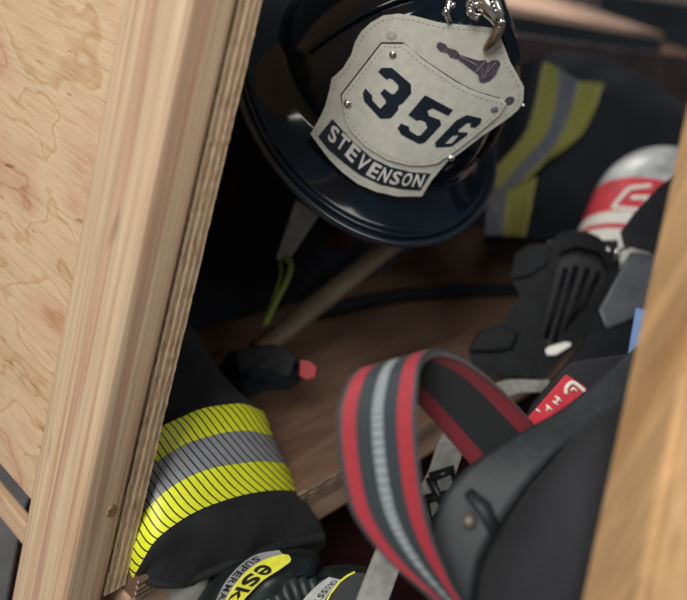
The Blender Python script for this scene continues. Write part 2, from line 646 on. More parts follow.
def ribbon(name, L, Rr, n, mat, parent=None, thick=0.002, inner=None, label=None, nacross=6, crown=0.0):
    """strap between two edge curves given as (x, y, distance)"""
    A = smooth_path(L, n)
    B = smooth_path(Rr, n)
    bm = bmesh.new()
    uvl = bm.loops.layers.uv.new('UVMap')
    g = []
    for a, b in zip(A, B):
        pa, pb = P(*a), P(*b)
        g.append([pa.lerp(pb, i / nacross) for i in range(nacross + 1)])
    nor = [[None] * (nacross + 1) for _ in range(n)]
    for j in range(n):
        for i in range(nacross + 1):
            du = g[j][min(i + 1, nacross)] - g[j][max(i - 1, 0)]
            dv = g[min(j + 1, n - 1)][i] - g[max(j - 1, 0)][i]
            nor[j][i] = du.cross(dv).normalized()
    T = [[bm.verts.new(g[j][i] + nor[j][i] * (thick / 2)) for i in range(nacross + 1)] for j in range(n)]
    Bt = [[bm.verts.new(g[j][i] - nor[j][i] * (thick / 2)) for i in range(nacross + 1)] for j in range(n)]

    def quad(vs, uv, mi=0):
        f = bm.faces.new(vs)
        f.material_index = mi
        f.smooth = True
        for lp, u in zip(f.loops, uv):
            lp[uvl].uv = u
    for j in range(n - 1):
        for i in range(nacross):
            u0, u1, v0, v1 = i / nacross, (i + 1) / nacross, j / (n - 1), (j + 1) / (n - 1)
            quad((T[j][i], T[j][i + 1], T[j + 1][i + 1], T[j + 1][i]), ((u0, v0), (u1, v0), (u1, v1), (u0, v1)))
            quad((Bt[j + 1][i], Bt[j + 1][i + 1], Bt[j][i + 1], Bt[j][i]), ((u0, v1), (u1, v1), (u1, v0), (u0, v0)), 1 if inner else 0)
        for i, u in ((0, 0.0), (nacross, 1.0)):
            quad((T[j][i], T[j + 1][i], Bt[j + 1][i], Bt[j][i]), ((u, j / n),) * 4)
    bm.faces.new([T[0][i] for i in range(nacross + 1)] + [Bt[0][i] for i in range(nacross, -1, -1)])
    bm.faces.new([T[-1][i] for i in range(nacross + 1)] + [Bt[-1][i] for i in range(nacross, -1, -1)])
    return done(name, bm, [mat, inner] if inner else mat, parent, label, recalc=False)


_txt = {}


def glyph(ch, bold=0.03):
    """2-D outline faces of one character of the built-in font, scaled to the unit square"""
    if ch in _txt:
        return _txt[ch]
    cu = bpy.data.curves.new('t', 'FONT')
    cu.body = ch
    cu.offset = bold
    cu.resolution_u = 4
    o = bpy.data.objects.new('t', cu)
    COL.objects.link(o)
    dg = bpy.context.evaluated_depsgraph_get()
    me = bpy.data.meshes.new_from_object(o.evaluated_get(dg))
    bpy.data.objects.remove(o)
    v = np.array([list(x.co)[:2] for x in me.vertices])
    fs = [list(p.vertices) for p in me.polygons]
    bpy.data.meshes.remove(me)
    lo, hi = v.min(0), v.max(0)
    asp = (hi[0] - lo[0]) / (hi[1] - lo[1])
    v = (v - lo) / (hi - lo)
    _txt[ch] = (v, fs, asp)
    return _txt[ch]


def add_glyph(bm, ch, uvmap, thick=0.0006, bold=0.03):
    """uvmap(u, v, off) -> 3-D for u, v in the glyph's unit square"""
    v, fs, _ = glyph(ch, bold)
    T = [bm.verts.new(uvmap(x, y, 0.0)) for x, y in v]
    B = [bm.verts.new(uvmap(x, y, -thick)) for x, y in v]
    cnt = {}
    for f in fs:
        bm.faces.new([T[i] for i in f])
        bm.faces.new([B[i] for i in reversed(f)])
        for i in range(len(f)):
            cnt[(f[i], f[(i + 1) % len(f)])] = 1
    for (i, j) in list(cnt):
        if (j, i) not in cnt:
            bm.faces.new((T[j], T[i], B[i], B[j]))


# ------------------------------------------------------------------ the room
GZ = -0.46
o = box('floor', (-4, -4, GZ - 0.05), (6, 4, GZ), MT['concrete'])
o['kind'] = 'structure'
o = box('wall_back', (-4, 3.0, GZ), (6, 3.1, 3.2), MT['roomwall'])
o['kind'] = 'structure'
o = box('wall_right', (5.0, -4, GZ), (5.1, 3.0, 3.2), MT['roomwall'])
o['kind'] = 'structure'

# ------------------------------------------------------------------ the locker
LK = thing('gear_locker', 'open plywood gear locker framed with pale sawn lumber, holding firefighter gear', 'locker', (0, 0, GZ))
TOPZ = 0.98
PX0, PD = -0.055, 0.050
# side sheet: two skins and a sawn front edge
bm = bmesh.new()
add_box(bm, (-0.018, 0.0012, -0.002), (0.0, 0.46, TOPZ))
done('side_panel', bm, MT['ply'], LK)
# a front edge with a saw-rough outline, in many short steps
bm = bmesh.new()
rng = random.Random(2)
nz = 260
prev = None
for k in range(nz + 1):
    z = -0.012 + (TOPZ + 0.012) * k / nz
    j0, j1, j2 = rng.uniform(-1, 1) * 0.0003, rng.uniform(-1, 1) * 0.0004, rng.uniform(-1, 1) * 0.0002
    ring = [bm.verts.new(c) for c in ((-0.0185 + j0, 0.0015, z), (-0.0178 + j0, -0.0012 + j2, z), (-0.009, -0.0016 + j2 * 0.6, z),
                                      (-0.0008 + j1 * 0.6, -0.0012 + j2, z), (0.0004 + j1, 0.0015, z))]
    if prev:
        for i in range(4):
            bm.faces.new((prev[i], prev[i + 1], ring[i + 1], ring[i]))
        bm.faces.new((prev[4], prev[0], ring[0], ring[4]))
    else:
        bm.faces.new(ring)
    prev = ring
bm.faces.new(prev[::-1])
done('panel_edge', bm, MT['edge_side'], LK, 'rough sawn plywood edge with stacked veneers')
# corner post with rounded arrises
bm = bmesh.new()
add_box(bm, (PX0, -0.004, GZ), (-0.0195, PD, TOPZ), 0.007, 4)
done('corner_post', bm, MT['post'], LK, 'pale rounded sawn lumber post')
# knot in the post's front face
bm = bmesh.new()
kc = onY(111, 511, -0.0043)
for rr, dz in ((0.0042, 0.0),):
    bmesh.ops.create_cone(bm, cap_ends=True, segments=16, radius1=rr, radius2=rr * 0.8, depth=0.0012, matrix=Matrix.Translation(kc) @ Matrix.Rotation(PI / 2, 4, 'X') @ Matrix.Diagonal((0.8, 1.3, 1, 1)))
done('knot', bm, plain('knot_wood', (0.30, 0.17, 0.09), 0.6, nscale=400, var=0.3), LK)
# bottom rail along the outer side, under the sheet
box('bottom_rail', (-0.018, PD + 0.001, -0.046), (-0.0100, 0.46, -0.027), MT['rail'], LK, 0.002)
# shelf and its edge
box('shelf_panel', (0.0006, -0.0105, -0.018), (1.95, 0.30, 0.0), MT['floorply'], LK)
bm = bmesh.new()
prev = None
rng = random.Random(5)
for k in range(301):
    x = 0.0008 + 1.949 * k / 300
    j = rng.uniform(-1, 1) * 0.0005
    ring = [bm.verts.new(c) for c in ((x, -0.0104, 0.0004), (x, -0.0125 + j, -0.0004), (x, -0.0130 + j, -0.009), (x, -0.0125 + j, -0.0176), (x, -0.0104, -0.0184))]
    if prev:
        for i in range(4):
            bm.faces.new((prev[i], prev[i + 1], ring[i + 1], ring[i]))
        bm.faces.new((prev[4], prev[0], ring[0], ring[4]))
    else:
        bm.faces.new(ring)
    prev = ring
bm.faces.new(prev[::-1])
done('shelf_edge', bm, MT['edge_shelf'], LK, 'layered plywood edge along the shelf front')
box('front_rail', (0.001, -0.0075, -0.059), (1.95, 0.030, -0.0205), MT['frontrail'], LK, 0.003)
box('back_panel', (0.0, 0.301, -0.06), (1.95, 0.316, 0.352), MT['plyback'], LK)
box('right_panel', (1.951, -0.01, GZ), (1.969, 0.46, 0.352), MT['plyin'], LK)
# top ledge behind the back panel: pinkish board with a square end
zt = 0.352
a = onZ(526, 9, zt)
b2 = onZ(664, 34, zt)
dirx = (b2 - a)
e0 = onZ(560, -3, zt)
bm = bmesh.new()
c0 = a - dirx * 1.2
c3 = onZ(400, -60, zt) 
quad = [c0, b2, onZ(566, 0, zt), onZ(440, -42, zt)]
vt = [bm.verts.new(q) for q in quad]
vb = [bm.verts.new(q - Vector((0, 0, 0.018))) for q in quad]
bm.faces.new(vt)
bm.faces.new(vb[::-1])
for i in range(4):
    bm.faces.new((vt[i], vb[i], vb[(i + 1) % 4], vt[(i + 1) % 4]))
done('top_board', bm, MT['topboard'], LK, 'pinkish top board catching the light')
# header over the front
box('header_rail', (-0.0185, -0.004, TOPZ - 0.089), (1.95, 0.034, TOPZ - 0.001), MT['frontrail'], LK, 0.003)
# small plywood spacer at the foot of the side sheet
box('spacer_block', (0.0, -0.008, -0.075), (0.030, 0.0, -0.0585), MT['edge_shelf'], LK)
# hook on the side sheet that carries the helmet
HC = Vector((0.2599, 0.0986, 0.3203))
hk = smooth_path([(0.0, 0.225, 0.285), (0.06, 0.225, 0.285), (0.14, 0.20, 0.29), (0.21, 0.16, 0.325), (0.245, 0.10, 0.40), (0.252, 0.075, 0.435)], 24)
tube('helmet_hook', hk, 0.005, MT['steel'], LK)

# a tall board leaning on the header, close to the camera at the right
bm = bmesh.new()
bt, tp = P(641, 600, 0.33), P(734, 140, 0.36)
ax = (tp - bt)
k = (0.004 - 0.045 - bt.y) / ax.y if ax.y > 0 else 2
lo = bt + ax * ((GZ - bt.z) / ax.z)
hi_ = bt + ax * 2.35
right = (P(720, 400, 0.365) - P(600, 400, 0.34))
wv = (right - ax.normalized() * right.dot(ax.normalized())).normalized()
nv = wv.cross(ax.normalized()).normalized()
if nv.dot(Vector(CAM) - bt) > 0:
    nv = -nv
E1 = lambda p, s, t: p + wv * s + nv * t
vs = []
for p in (lo, hi_):
    vs.append([bm.verts.new(E1(p, s, t)) for s, t in ((0, 0), (0.089, 0), (0.089, 0.038), (0, 0.038))])
for i in range(4):
    bm.faces.new((vs[0][i], vs[0][(i + 1) % 4], vs[1][(i + 1) % 4], vs[1][i]))
bm.faces.new(vs[0][::-1])
bm.faces.new(vs[1])
bmesh.ops.bevel(bm, geom=list(bm.edges), offset=0.004, segments=3, affect='EDGES')
tag(done('lumber_post', bm, MT['blurpost']), 'orange-brown rough lumber post close by at the right edge, out of focus', 'post')

# ------------------------------------------------------------------ the helmet
AX = np.array([[0.8032, 0.5834, -0.1205], [-0.4753, 0.5056, -0.7201], [-0.3592, 0.6357, 0.6833]])
U_, S_, V_ = np.linalg.svd(AX)
AX = U_ @ V_
HCc = np.array([-0.0294, 0.066, -0.757])
HW = M.T @ AX                                   # helmet local (right, up, front) -> world
HO = CAM + M.T @ HCc


def H(r, u, f):
    return Vector(HO + HW @ np.array([r, u, f]))


HT = thing('fire_helmet', 'glossy black traditional fire helmet with cream leather front piece reading 356', 'helmet', H(0, 0, 0))


def rimpt(t, s):
    """brim between dome foot (s=0) and rim (s=1)"""
    c, sn = math.cos(t), math.sin(t)
    lf = 0.1494 if c > 0 else 0.2
    ro = (0.14 * sn, -0.02 * max(c, 0) ** 2 * 0.445 - 0.03 * max(-c, 0) ** 2, lf * c)
    ri = (0.107 * sn, 0.016, (0.104 if c > 0 else 0.125) * c)
    prof = 1 - (1 - s) ** 1.5
    r = ri[0] + (ro[0] - ri[0]) * s
    f = ri[2] + (ro[2] - ri[2]) * s
    u = ri[1] + (ro[1] - ri[1]) * prof
    if 0.80 < s < 0.88:
        u += 0.0022
    if 0.9 < s < 0.965:
        u -= 0.0010
    return r, u, f


bm = bmesh.new()
NT = 120
SS = [0.0, 0.1, 0.25, 0.4, 0.55, 0.7, 0.78, 0.81, 0.84, 0.87, 0.89, 0.91, 0.94, 0.96, 0.985, 1.0]
rings = []
# dome from the crown down (eight ridged panels)
for k in range(1, 27):
    el = k / 26
    ring = []
    for i in range(NT):
        t = 2 * PI * i / NT
        c, sn = math.cos(t), math.sin(t)
        fr = 0.104 if c > 0 else 0.125
        w = math.sin(el * PI / 2)
        ridge = 1 + 0.022 * max(0, math.cos(8 * t)) ** 6 * math.sin(el * PI) * 1.0
        u = 0.016 + 0.132 * math.cos(el * PI / 2) if el < 1 else 0.016
        ring.append(bm.verts.new(H(0.107 * sn * w * ridge, u + (ridge - 1) * 0.06, fr * c * w * ridge)))
    rings.append(ring)
top = bm.verts.new(H(0, 0.1485, 0))
for i in range(NT):
    bm.faces.new((top, rings[0][i], rings[0][(i + 1) % NT]))
for s in SS[1:]:
    rings.append([bm.verts.new(H(*rimpt(2 * PI * i / NT, s))) for i in range(NT)])
# underside back to the dome and up inside
for s in (0.98, 0.6, 0.05):
    rings.append([bm.verts.new(H(*(np.array(rimpt(2 * PI * i / NT, s)) - np.array([0, 0.006, 0])))) for i in range(NT)])
for el in (0.85, 0.6, 0.3, 0.1):
    ring = []
    for i in range(NT):
        t = 2 * PI * i / NT
        c, sn = math.cos(t), math.sin(t)
        w = math.sin(el * PI / 2) * 0.95
        ring.append(bm.verts.new(H(0.105 * sn * w, 0.010 + 0.130 * math.cos(el * PI / 2), (0.104 if c > 0 else 0.125) * c * w)))
    rings.append(ring)
for a_, b_ in zip(rings, rings[1:]):
    for i in range(NT):
        bm.faces.new((a_[i], a_[(i + 1) % NT], b_[(i + 1) % NT], b_[i]))
bm.faces.new(rings[-1])
done('shell', bm, MT['helmet'], HT, smooth=True)
# rolled bead round the rim
bm = bmesh.new()
pts = [H(*rimpt(2 * PI * i / 160, 1.0)) for i in range(161)]
add_tube(bm, pts, 0.0034, 10, 1.0, False)
done('brim_bead', bm, MT['helmet_rim'], HT, smooth=True)
# two ridges on the crown either side of the holder
for sgn in (-1, 1):
    pts = []
    for k in range(14):
        el = 0.1 + 0.75 * k / 13
        t = sgn * 1.0
        w = math.sin(el * PI / 2) * 1.01
        pts.append(H(0.107 * math.sin(t) * w, 0.017 + 0.133 * math.cos(el * PI / 2), 0.104 * math.cos(t) * w))
    tube('crown_ridge', pts, 0.0028, MT['helmet'], HT)


# --- front piece: a gently curved leather shield leaning back against the crown
def SHf(x, y, off):
    d = ray((x, y))
    o_ = HW.T @ (CAM - HO)
    dd = HW.T @ d
    z = 0.66
    for _ in range(12):
        p = o_ + z * dd
        g = p[2] - (0.1175 - 0.333 * (p[1] - 0.02) - 2.2 * p[0] ** 2 + off)
        dg = dd[2] + 0.333 * dd[1] + 4.4 * p[0] * dd[0]
        z -= g / dg
    return Vector(CAM + z * d)


shield = [(440, 22.6), (426, 19), (414, 15.8), (398, 13.7), (383.5, 15.3), (371, 22.4), (361, 31.6), (355, 41.8), (351, 55), (342.8, 68.3), (331.6, 78.5),
          (329.5, 89.7), (324.5, 108), (318, 121), (310.5, 134), (317, 143), (329, 159), (342, 172), (357.6, 183.8), (376, 191.7), (397, 196.4),
          (421.8, 196.4), (431, 181), (446.7, 162), (459.8, 153), (482, 136), (500, 124), (511, 116), (519, 109), (523.4, 100), (524, 87), (516.7, 73),
          (510, 61.7), (505, 48), (500, 36), (494, 28), (476.7, 26), (460, 24.6)]
fp = plate('front_piece', shield, SHf, 0.003, MT['leather'], HT, 4.0, label='cream leather shield with stitched edge', bev=0.0008)
panel = [(381.5, 43.4), (403, 43.4), (412, 50), (422, 59), (440, 71.5), (455, 81.5), (470, 89.5), (487, 95.5), (500, 99), (507, 104), (500, 115), (478, 134), (455, 152),
         (437, 164), (425, 166), (410, 166), (386.5, 160), (365.5, 147), (350, 131), (342, 114), (341, 95)]
plate('number_panel', panel, SHf, 0.0022, MT['leather2'], fp, 4.0, top=0.0020, bev=0.0006)
# dark cut line round the left of the panel, where it stands off the shield
bm = bmesh.new()
ln = [(344.5, 116), (341.3, 95), (381.5, 43.2), (403, 43.2)]
for (p, q) in zip(ln, ln[1:]):
    add_tube(bm, [SHf(p[0] + (q[0] - p[0]) * i / 10, p[1] + (q[1] - p[1]) * i / 10, 0.0012) for i in range(11)], 0.00085, 6)
ln2 = smooth_path([(403, 43.2), (422, 58.5), (440, 71), (470, 89), (500, 98.6)], 30)
add_tube(bm, [SHf(p[0], p[1], 0.0010) for p in ln2], 0.0005, 6)
done('panel_gap', bm, MT['digit'], fp)
d3 = [(377.9, 71.9), (381.4, 67.8), (391.9, 67.8), (410.8, 84), (411.3, 93.3), (403, 103), (398.3, 105.8), (398.3, 110), (390.8, 118.3), (385, 118.7), (380, 118.6),
      (363.9, 101), (362.7, 93), (365.4, 88.3), (372.4, 95.8), (372, 100), (380.3, 108.7), (386, 102.8), (385.5, 100), (380.3, 93.5), (384.3, 88.6),
      (391.3, 94), (394.3, 94), (398.3, 89.4), (398.3, 85.3), (392, 79), (388.4, 78.3), (386.7, 80)]
d5 = [(425, 95), (453, 110), (448.3, 115.8), (432.5, 108.3), (427.5, 110.8), (429, 115.8), (440, 120), (441.3, 125), (425, 142.5), (419, 144), (401.7, 135), (397.5, 128.3),
      (400.8, 123.3), (409, 126.7), (409.7, 130.8), (417.5, 135.8), (420.8, 135), (427.5, 127.5), (425, 121.7), (420, 120), (416.7, 120.8), (408.3, 115)]
d6 = [(466.7, 115), (481.7, 118.3), (480.8, 123.3), (475, 128), (470, 127), (470.8, 123.3), (466.7, 123.3), (458.3, 130), (459.2, 132.3), (467.5, 132.3), (467.5, 135),
      (451.7, 146.7), (435.8, 147.5), (435, 142.5), (456.7, 120)]
h6 = [(452.5, 135.8), (459, 135.3), (451.7, 143.3), (445, 143.7)]
for dg, hl in ((d3, ()), (d5, ()), (d6, (h6,))):
    plate('digit', dg, SHf, 0.0006, MT['digit'], fp, 3.0, hl, top=0.0024)
# name strip
strip = [(332.5, 119), (318, 136.5), (327.4, 148.7), (343.7, 163), (360, 175), (380, 184.4), (403, 189.5), (420, 190.5), (431, 173.6), (411, 172), (390.6, 167), (372, 158),
         (352, 140.6), (339.6, 127)]
plate('name_strip', strip, SHf, 0.0008, MT['digit'], fp, 3.5, top=0.0007, label='black curved name strip')
crop = lambda x, y: np.array([305 + x / 4.907, 110 + y / 4.907])
bc = [(125, 157), (165, 190), (212, 242), (262, 290), (320, 334), (372, 352), (432, 366), (487, 374), (545, 378)]
cc = [(155, 83), (205, 127), (258, 180), (306, 230), (362, 268), (410, 288), (463, 303), (515, 309), (570, 316)]
BP = smooth_path([crop(*p) for p in bc], 9)
CPp = smooth_path([crop(*p) for p in cc], 9)


def lerp_path(Pt, t):
    t = max(-0.6, min(len(Pt) - 0.4, t))
    k = int(max(0, min(len(Pt) - 2, math.floor(t))))
    return Pt[k] + (Pt[k + 1] - Pt[k]) * (t - k)


bm = bmesh.new()
for i, ch in enumerate('STEVENSON'):
    def uvm(u, v, off, i=i):
        t = i + (u - 0.5) * 0.80
        p = lerp_path(BP, t) * (1 - v) + lerp_path(CPp, t) * v
        return SHf(p[0], p[1], 0.0013 + off)
    add_glyph(bm, ch, uvm, 0.0007, 0.028)
done('lettering', bm, MT['letter'], bpy.data.objects['name_strip'], 'pale capital letters STEVENSON')
# bugle emblem
bug = [(436.4, 46.6), (437.3, 43.2), (439.9, 42), (445.7, 44.2), (448, 47.7), (456, 50), (459.7, 54.7), (478.3, 60.5), (485.3, 60), (487.6, 62.9), (493, 60.2), (498, 60), (500, 62.5), (500, 65.2),
       (495.8, 74.5), (490, 80.5), (484, 82.7), (480.4, 82), (479, 80.3), (478.3, 74.5), (473.6, 71), (457.3, 58.6), (450.3, 57), (446.8, 52.4), (440, 51.2)]
bg = plate('bugle_emblem', bug, SHf, 0.0008, MT['trumpet'], fp, 3.0, top=0.0008, label='dark purple-grey bugle mark')
bm = bmesh.new()
for a_, b_, w_ in (((460, 56.5), (476, 65), 0.0006), ((458, 51.5), (454, 58), 0.0005), ((447.5, 47.5), (445, 52.5), 0.0005), ((485, 62), (476.5, 71.5), 0.0007), ((490, 64), (484, 78), 0.0006),
                   ((496, 62), (488, 72), 0.0006), ((482, 66), (482, 78), 0.0005)):
    add_tube(bm, [SHf(a_[0] + (b_[0] - a_[0]) * i / 4, a_[1] + (b_[1] - a_[1]) * i / 4, 0.0009) for i in range(5)], w_, 6)
done('bugle_lines', bm, MT['trumpet_lt'], bg)
# rivets


def rivet(x, y, r, mat, off, h=0.6, name='rivet'):
    bm = bmesh.new()
    c = SHf(x, y, off)
    ex = (SHf(x + 1, y, off) - c).normalized()
    ey = (SHf(x, y - 1, off) - c)
    ey = (ey - ex * ey.dot(ex)).normalized()
    n = ex.cross(ey).normalized()
    prev = None
    for q in range(7):
        an = q / 6 * PI / 2
        ring = [bm.verts.new(c + (ex * math.cos(a) + ey * math.sin(a)) * r * math.cos(an) * 0.999 + n * r * h * math.sin(an)) for a in [2 * PI * i / 16 for i in range(16)]]
        if prev:
            for i in range(16):
                bm.faces.new((prev[i], prev[(i + 1) % 16], ring[(i + 1) % 16], ring[i]))
        prev = ring
    bm.faces.new(prev)
    return done(name, bm, mat, fp, smooth=True)


rivet(392.8, 54.5, 0.0030, MT['chrome'], 0.0022)
rivet(347.8, 103, 0.0034, MT['chrome'], 0.0022, 0.9)
rivet(450.8, 158, 0.0034, MT['chrome'], 0.0022, 0.9)
rivet(494.5, 109.5, 0.0030, MT['trumpet_lt'], 0.0022, 0.3)
rivet(391.5, 35, 0.0042, plain('worn_rivet', (0.42, 0.42, 0.36), 0.5), 0.0, 0.12)
rivet(509.5, 101, 0.0042, MT['trumpet'], 0.0, 0.08, 'eyelet')
rivet(523, 105, 0.0016, MT['chrome'], 0.0005, 1.2)


# stitching: short thread dashes a few millimetres inside the outlines
def inset(poly, d):
    a = np.array(poly)
    area = sum(a[i][0] * a[(i + 1) % len(a)][1] - a[(i + 1) % len(a)][0] * a[i][1] for i in range(len(a)))
    out = []
    for i in range(len(a)):
        t = a[(i + 1) % len(a)] - a[i - 1]
        t = t / np.linalg.norm(t)
        nrm = np.array([-t[1], t[0]]) * (1 if area > 0 else -1)
        out.append(tuple(a[i] + nrm * d))
    return out


bm = bmesh.new()
for poly, d, off in ((shield, 4.3, 0.0002), (panel, 4.0, 0.0022)):
    q = densify(inset(poly, d), 1.0)
    for i in range(0, len(q) - 3, 5):
        add_tube(bm, [SHf(q[i][0], q[i][1], off), SHf(q[i + 2][0], q[i + 2][1], off)], 0.00030, 5)
done('stitching', bm, MT['stitch'], fp)

# eagle holder on the crown whose beak grips the top of the front piece
EG = H(0, 0, 0)
zs = 0.655


def SHd(x, y, toward):
    p = SHf(x, y, 0)
    return p + (Vector(CAM) - p).normalized() * toward


bm = bmesh.new()
add_tube(bm, [SHd(490, -28, -0.030), SHd(486, -12, -0.012), SHd(488, 4, 0.004), SHd(497, 16, 0.010), SHd(500, 25, 0.011)], [0.009, 0.011, 0.0105, 0.0065, 0.0042], 14)
eg = done('eagle_holder', bm, MT['chrome'], HT, 'worn metal eagle head holding the front piece', True)
bm = bmesh.new()
add_tube(bm, [SHd(502, 20, 0.011), SHd(499, 29, 0.012), SHd(493, 40, 0.010), SHd(486, 48, 0.006), SHd(483.5, 51, 0.003)], [0.0036, 0.0042, 0.0040, 0.0026, 0.0008], 12)
done('beak', bm, MT['brass'], eg, 'brass beak', True)
bm = bmesh.new()
add_ball(bm, SHd(501.5, 22, 0.0145), 0.0030)
for i in range(9):                                  # feathered brow
    an = -0.6 + i * 0.32
    c0 = np.array([482 + 13 * math.cos(an + 2.6), 6 + 13 * math.sin(an + 2.6)])
    add_ball(bm, SHd(c0[0], c0[1], 0.008), 0.0022 + 0.0005 * (i % 3), 10)
for i in range(7):
    add_ball(bm, SHd(489 + i * 1.7, -6 + i * 4.2, 0.0165 - 0.0008 * i), 0.0021, 10)
done('eagle_feathers', bm, MT['chrome'], eg, smooth=True)
bm = bmesh.new()
add_tube(bm, [SHd(478 + 6.0 * math.cos(a), 9 + 6.0 * math.sin(a), 0.0105) for a in [2 * PI * i / 18 for i in range(19)]], 0.0010, 8)
done('eagle_eye', bm, MT['chrome'], eg, smooth=True)
bm = bmesh.new()
add_tube(bm, [SHd(451, -10, -0.012), SHd(449, 4, -0.006), SHd(447, 15, 0.0), SHd(450, 22, 0.002)], [0.0022, 0.003, 0.0026, 0.002], 10)
add_ball(bm, SHd(446, 12, 0.002), 0.0032, 12)
add_ball(bm, SHd(453, 5, -0.001), 0.0024, 12)
done('shield_clip', bm, MT['chrome'], HT, smooth=True)

# ------------------------------------------------------------------ coat sleeve in front at the left
ST = thing('turnout_coat', 'black turnout coat sleeve with bright yellow and silver striped trim, behind the corner post', 'coat', P(230, 520, 0.70))
Z0 = 0.70
rows = [
    ([(120, 318), (150, 312), (175, 312), (186, 318)], 0.80, 0.040),
    ([(112, 352), (150, 334), (185, 336), (205, 346)], 0.775, 0.046),
    ([(105, 392), (150, 368), (192, 362), (221, 372)], 0.75, 0.050),
    ([(105, 440), (158, 410), (205, 392), (245, 397)], 0.722, 0.055),
    ([(112, 470), (140, 440), (165, 424), (205, 407), (235, 403.5), (253, 404), (263, 411)], 0.708, 0.056),
    ([(114, 505), (135, 478), (157, 461), (190, 441), (230, 431.5), (258, 431), (273, 436)], 0.700, 0.058),
    ([(117, 545), (143, 512), (165, 491), (190, 476), (215, 467), (255, 461), (286, 463)], 0.690, 0.060),
    ([(128, 588), (142, 562), (155, 541), (185, 516), (230, 498), (265, 490), (300, 491)], 0.680, 0.062),
    ([(134, 582), (150, 568), (180, 545), (222, 524), (268, 512), (312, 510)], 0.676, 0.062),
    ([(138, 582), (158, 576), (188, 566), (228, 548), (275, 532), (322, 526)], 0.674, 0.058),
    ([(146, 586), (168, 587), (196, 582), (232, 568), (278, 553), (326, 543)], 0.676, 0.048),
    ([(165, 588), (190, 590), (215, 584), (240, 574), (285, 560), (318, 553)], 0.682, 0.030),
]
ZS = 0.0007
NR = len(rows) - 1
q = lambda k: k / NR
bm = loft_rows(rows, 40, 70, wrinkle=0.0065, zs=ZS, wfrom=q(7), seed=2)
sl = done('sleeve', bm, MT['black'], ST, smooth=True, recalc=True)
bm = loft_rows(rows, 40, 14, q(4), q(5), 0.0012, zs=ZS)
done('yellow_band', bm, MT['yellow'], ST, 'fluorescent yellow tape crossed by black lines', True, 1.0)
bm = loft_rows(rows, 40, 14, q(5) + 0.0008, q(6) - 0.0008, 0.0014, zs=ZS)
done('silver_band', bm, MT['silver'], ST, 'silver grey reflective tape crossed by black lines', True, 1.0)
bm = loft_rows(rows, 40, 14, q(6), q(7), 0.0012, zs=ZS)
done('yellow_band', bm, MT['yellow'], ST, 'fluorescent yellow tape crossed by black lines', True, 1.0)
# turned hem
hem = smooth_path([(142, 578, 0.588), (165, 584, 0.592), (196, 578, 0.606), (232, 563, 0.625), (278, 547, 0.658), (322, 537, 0.700)], 30)
tube('hem', [P(*p) for p in hem], 0.0032, MT['black'], ST)

# ------------------------------------------------------------------ gloves
GL = thing('work_glove', 'dark glove below the sleeve with a yellow and grey lettered tag', 'glove', P(260, 620, 0.595), 'firefighter gloves below the sleeve')
rows = [
    ([(212, 578), (235, 563), (262, 553), (300, 548), (318, 552)], 0.630, 0.022),
    ([(196, 600), (222, 574), (262, 556), (305, 556), (322, 562)], 0.620, 0.030),
    ([(188, 625), (218, 592), (258, 572), (298, 570), (318, 578)], 0.612, 0.034),
    ([(188, 655), (212, 625), (250, 600), (290, 594), (316, 600)], 0.607, 0.036),
    ([(195, 690), (215, 665), (250, 640), (290, 632), (318, 640)], 0.605, 0.034),
    ([(210, 720), (228, 700), (255, 684), (285, 678), (308, 684)], 0.605, 0.028),
]
bm = loft_rows(rows, 30, 36, wrinkle=0.0012, seed=3)
gb = done('glove_back', bm, MT['glove'], GL, smooth=True)
for i, (x0, y0, x1, y1, ln_) in enumerate(((222, 705, 205, 790, 0.011), (243, 700, 236, 808, 0.012), (264, 696, 266, 812, 0.012), (286, 694, 292, 796, 0.0105))):
    pts = smooth_path([P(x0, y0 - 18, 0.607), P(x0, y0 + 15, 0.603), P((x0 + x1) / 2, (y0 + y1) / 2 + 8, 0.597), P(x1, y1, 0.607)], 12)
    tube('finger', pts, [ln_] * 8 + [ln_ * 0.97, ln_ * 0.9, ln_ * 0.72, ln_ * 0.4], MT['glove'], GL, 14)
pts = smooth_path([P(296, 618, 0.575), P(308, 645, 0.592), P(312, 680, 0.592), P(306, 708, 0.575)], 12)
tube('thumb', pts, [0.012] * 8 + [0.0115, 0.0105, 0.008, 0.005], MT['glove'], GL, 14)
# grey knit wrist lining peeping out at the left
bm = loft_rows([([(168, 590), (185, 580), (205, 566), (214, 566)], 0.627, 0.012), ([(166, 606), (182, 594), (200, 584), (210, 584)], 0.623, 0.014), ([(172, 625), (184, 612), (198, 604), (208, 606)], 0.623, 0.012)], 14, 10)
done('wrist_lining', bm, MT['greycuff'], GL, 'pale grey knit lining', True)
# gathered ribs of the elastic cuff
bm = bmesh.new()
for i in range(7):
    t = i / 6
    add_tube(bm, [P(262 + 58 * t, 592 - 12 * t - 8 * math.sin(PI * t), 0.578 + 0.012 * t), P(272 + 54 * t, 606 - 12 * t, 0.575 + 0.014 * t), P(280 + 50 * t, 622 - 12 * t, 0.575 + 0.016 * t)], 0.0042, 8)
done('elastic_ribs', bm, MT['glove'], GL, smooth=True)
tagmap = facing(0.565, 0.012, 0.0, 250, 580)
tg_out = smooth_path([(208, 618), (216, 600), (224, 584), (234, 571), (245, 561), (259, 553.5), (279, 550)], 20)
tg_in = smooth_path([(234, 616), (243, 601), (252, 591), (261, 582), (270, 575.5), (279, 570), (290, 562)], 20)
mid = [a + (b - a) * 0.34 for a, b in zip(tg_out, tg_in)]
poly_g = [tuple(p) for p in tg_out] + [tuple(p) for p in mid[::-1]]
poly_y = [tuple(p) for p in mid] + [(289, 555), (291, 559)] + [tuple(p) for p in tg_in[::-1]]
tgo = plate('tag', poly_y, tagmap, 0.0016, MT['tagyellow'], GL, 3.5, label='yellow curved tag with black letters')
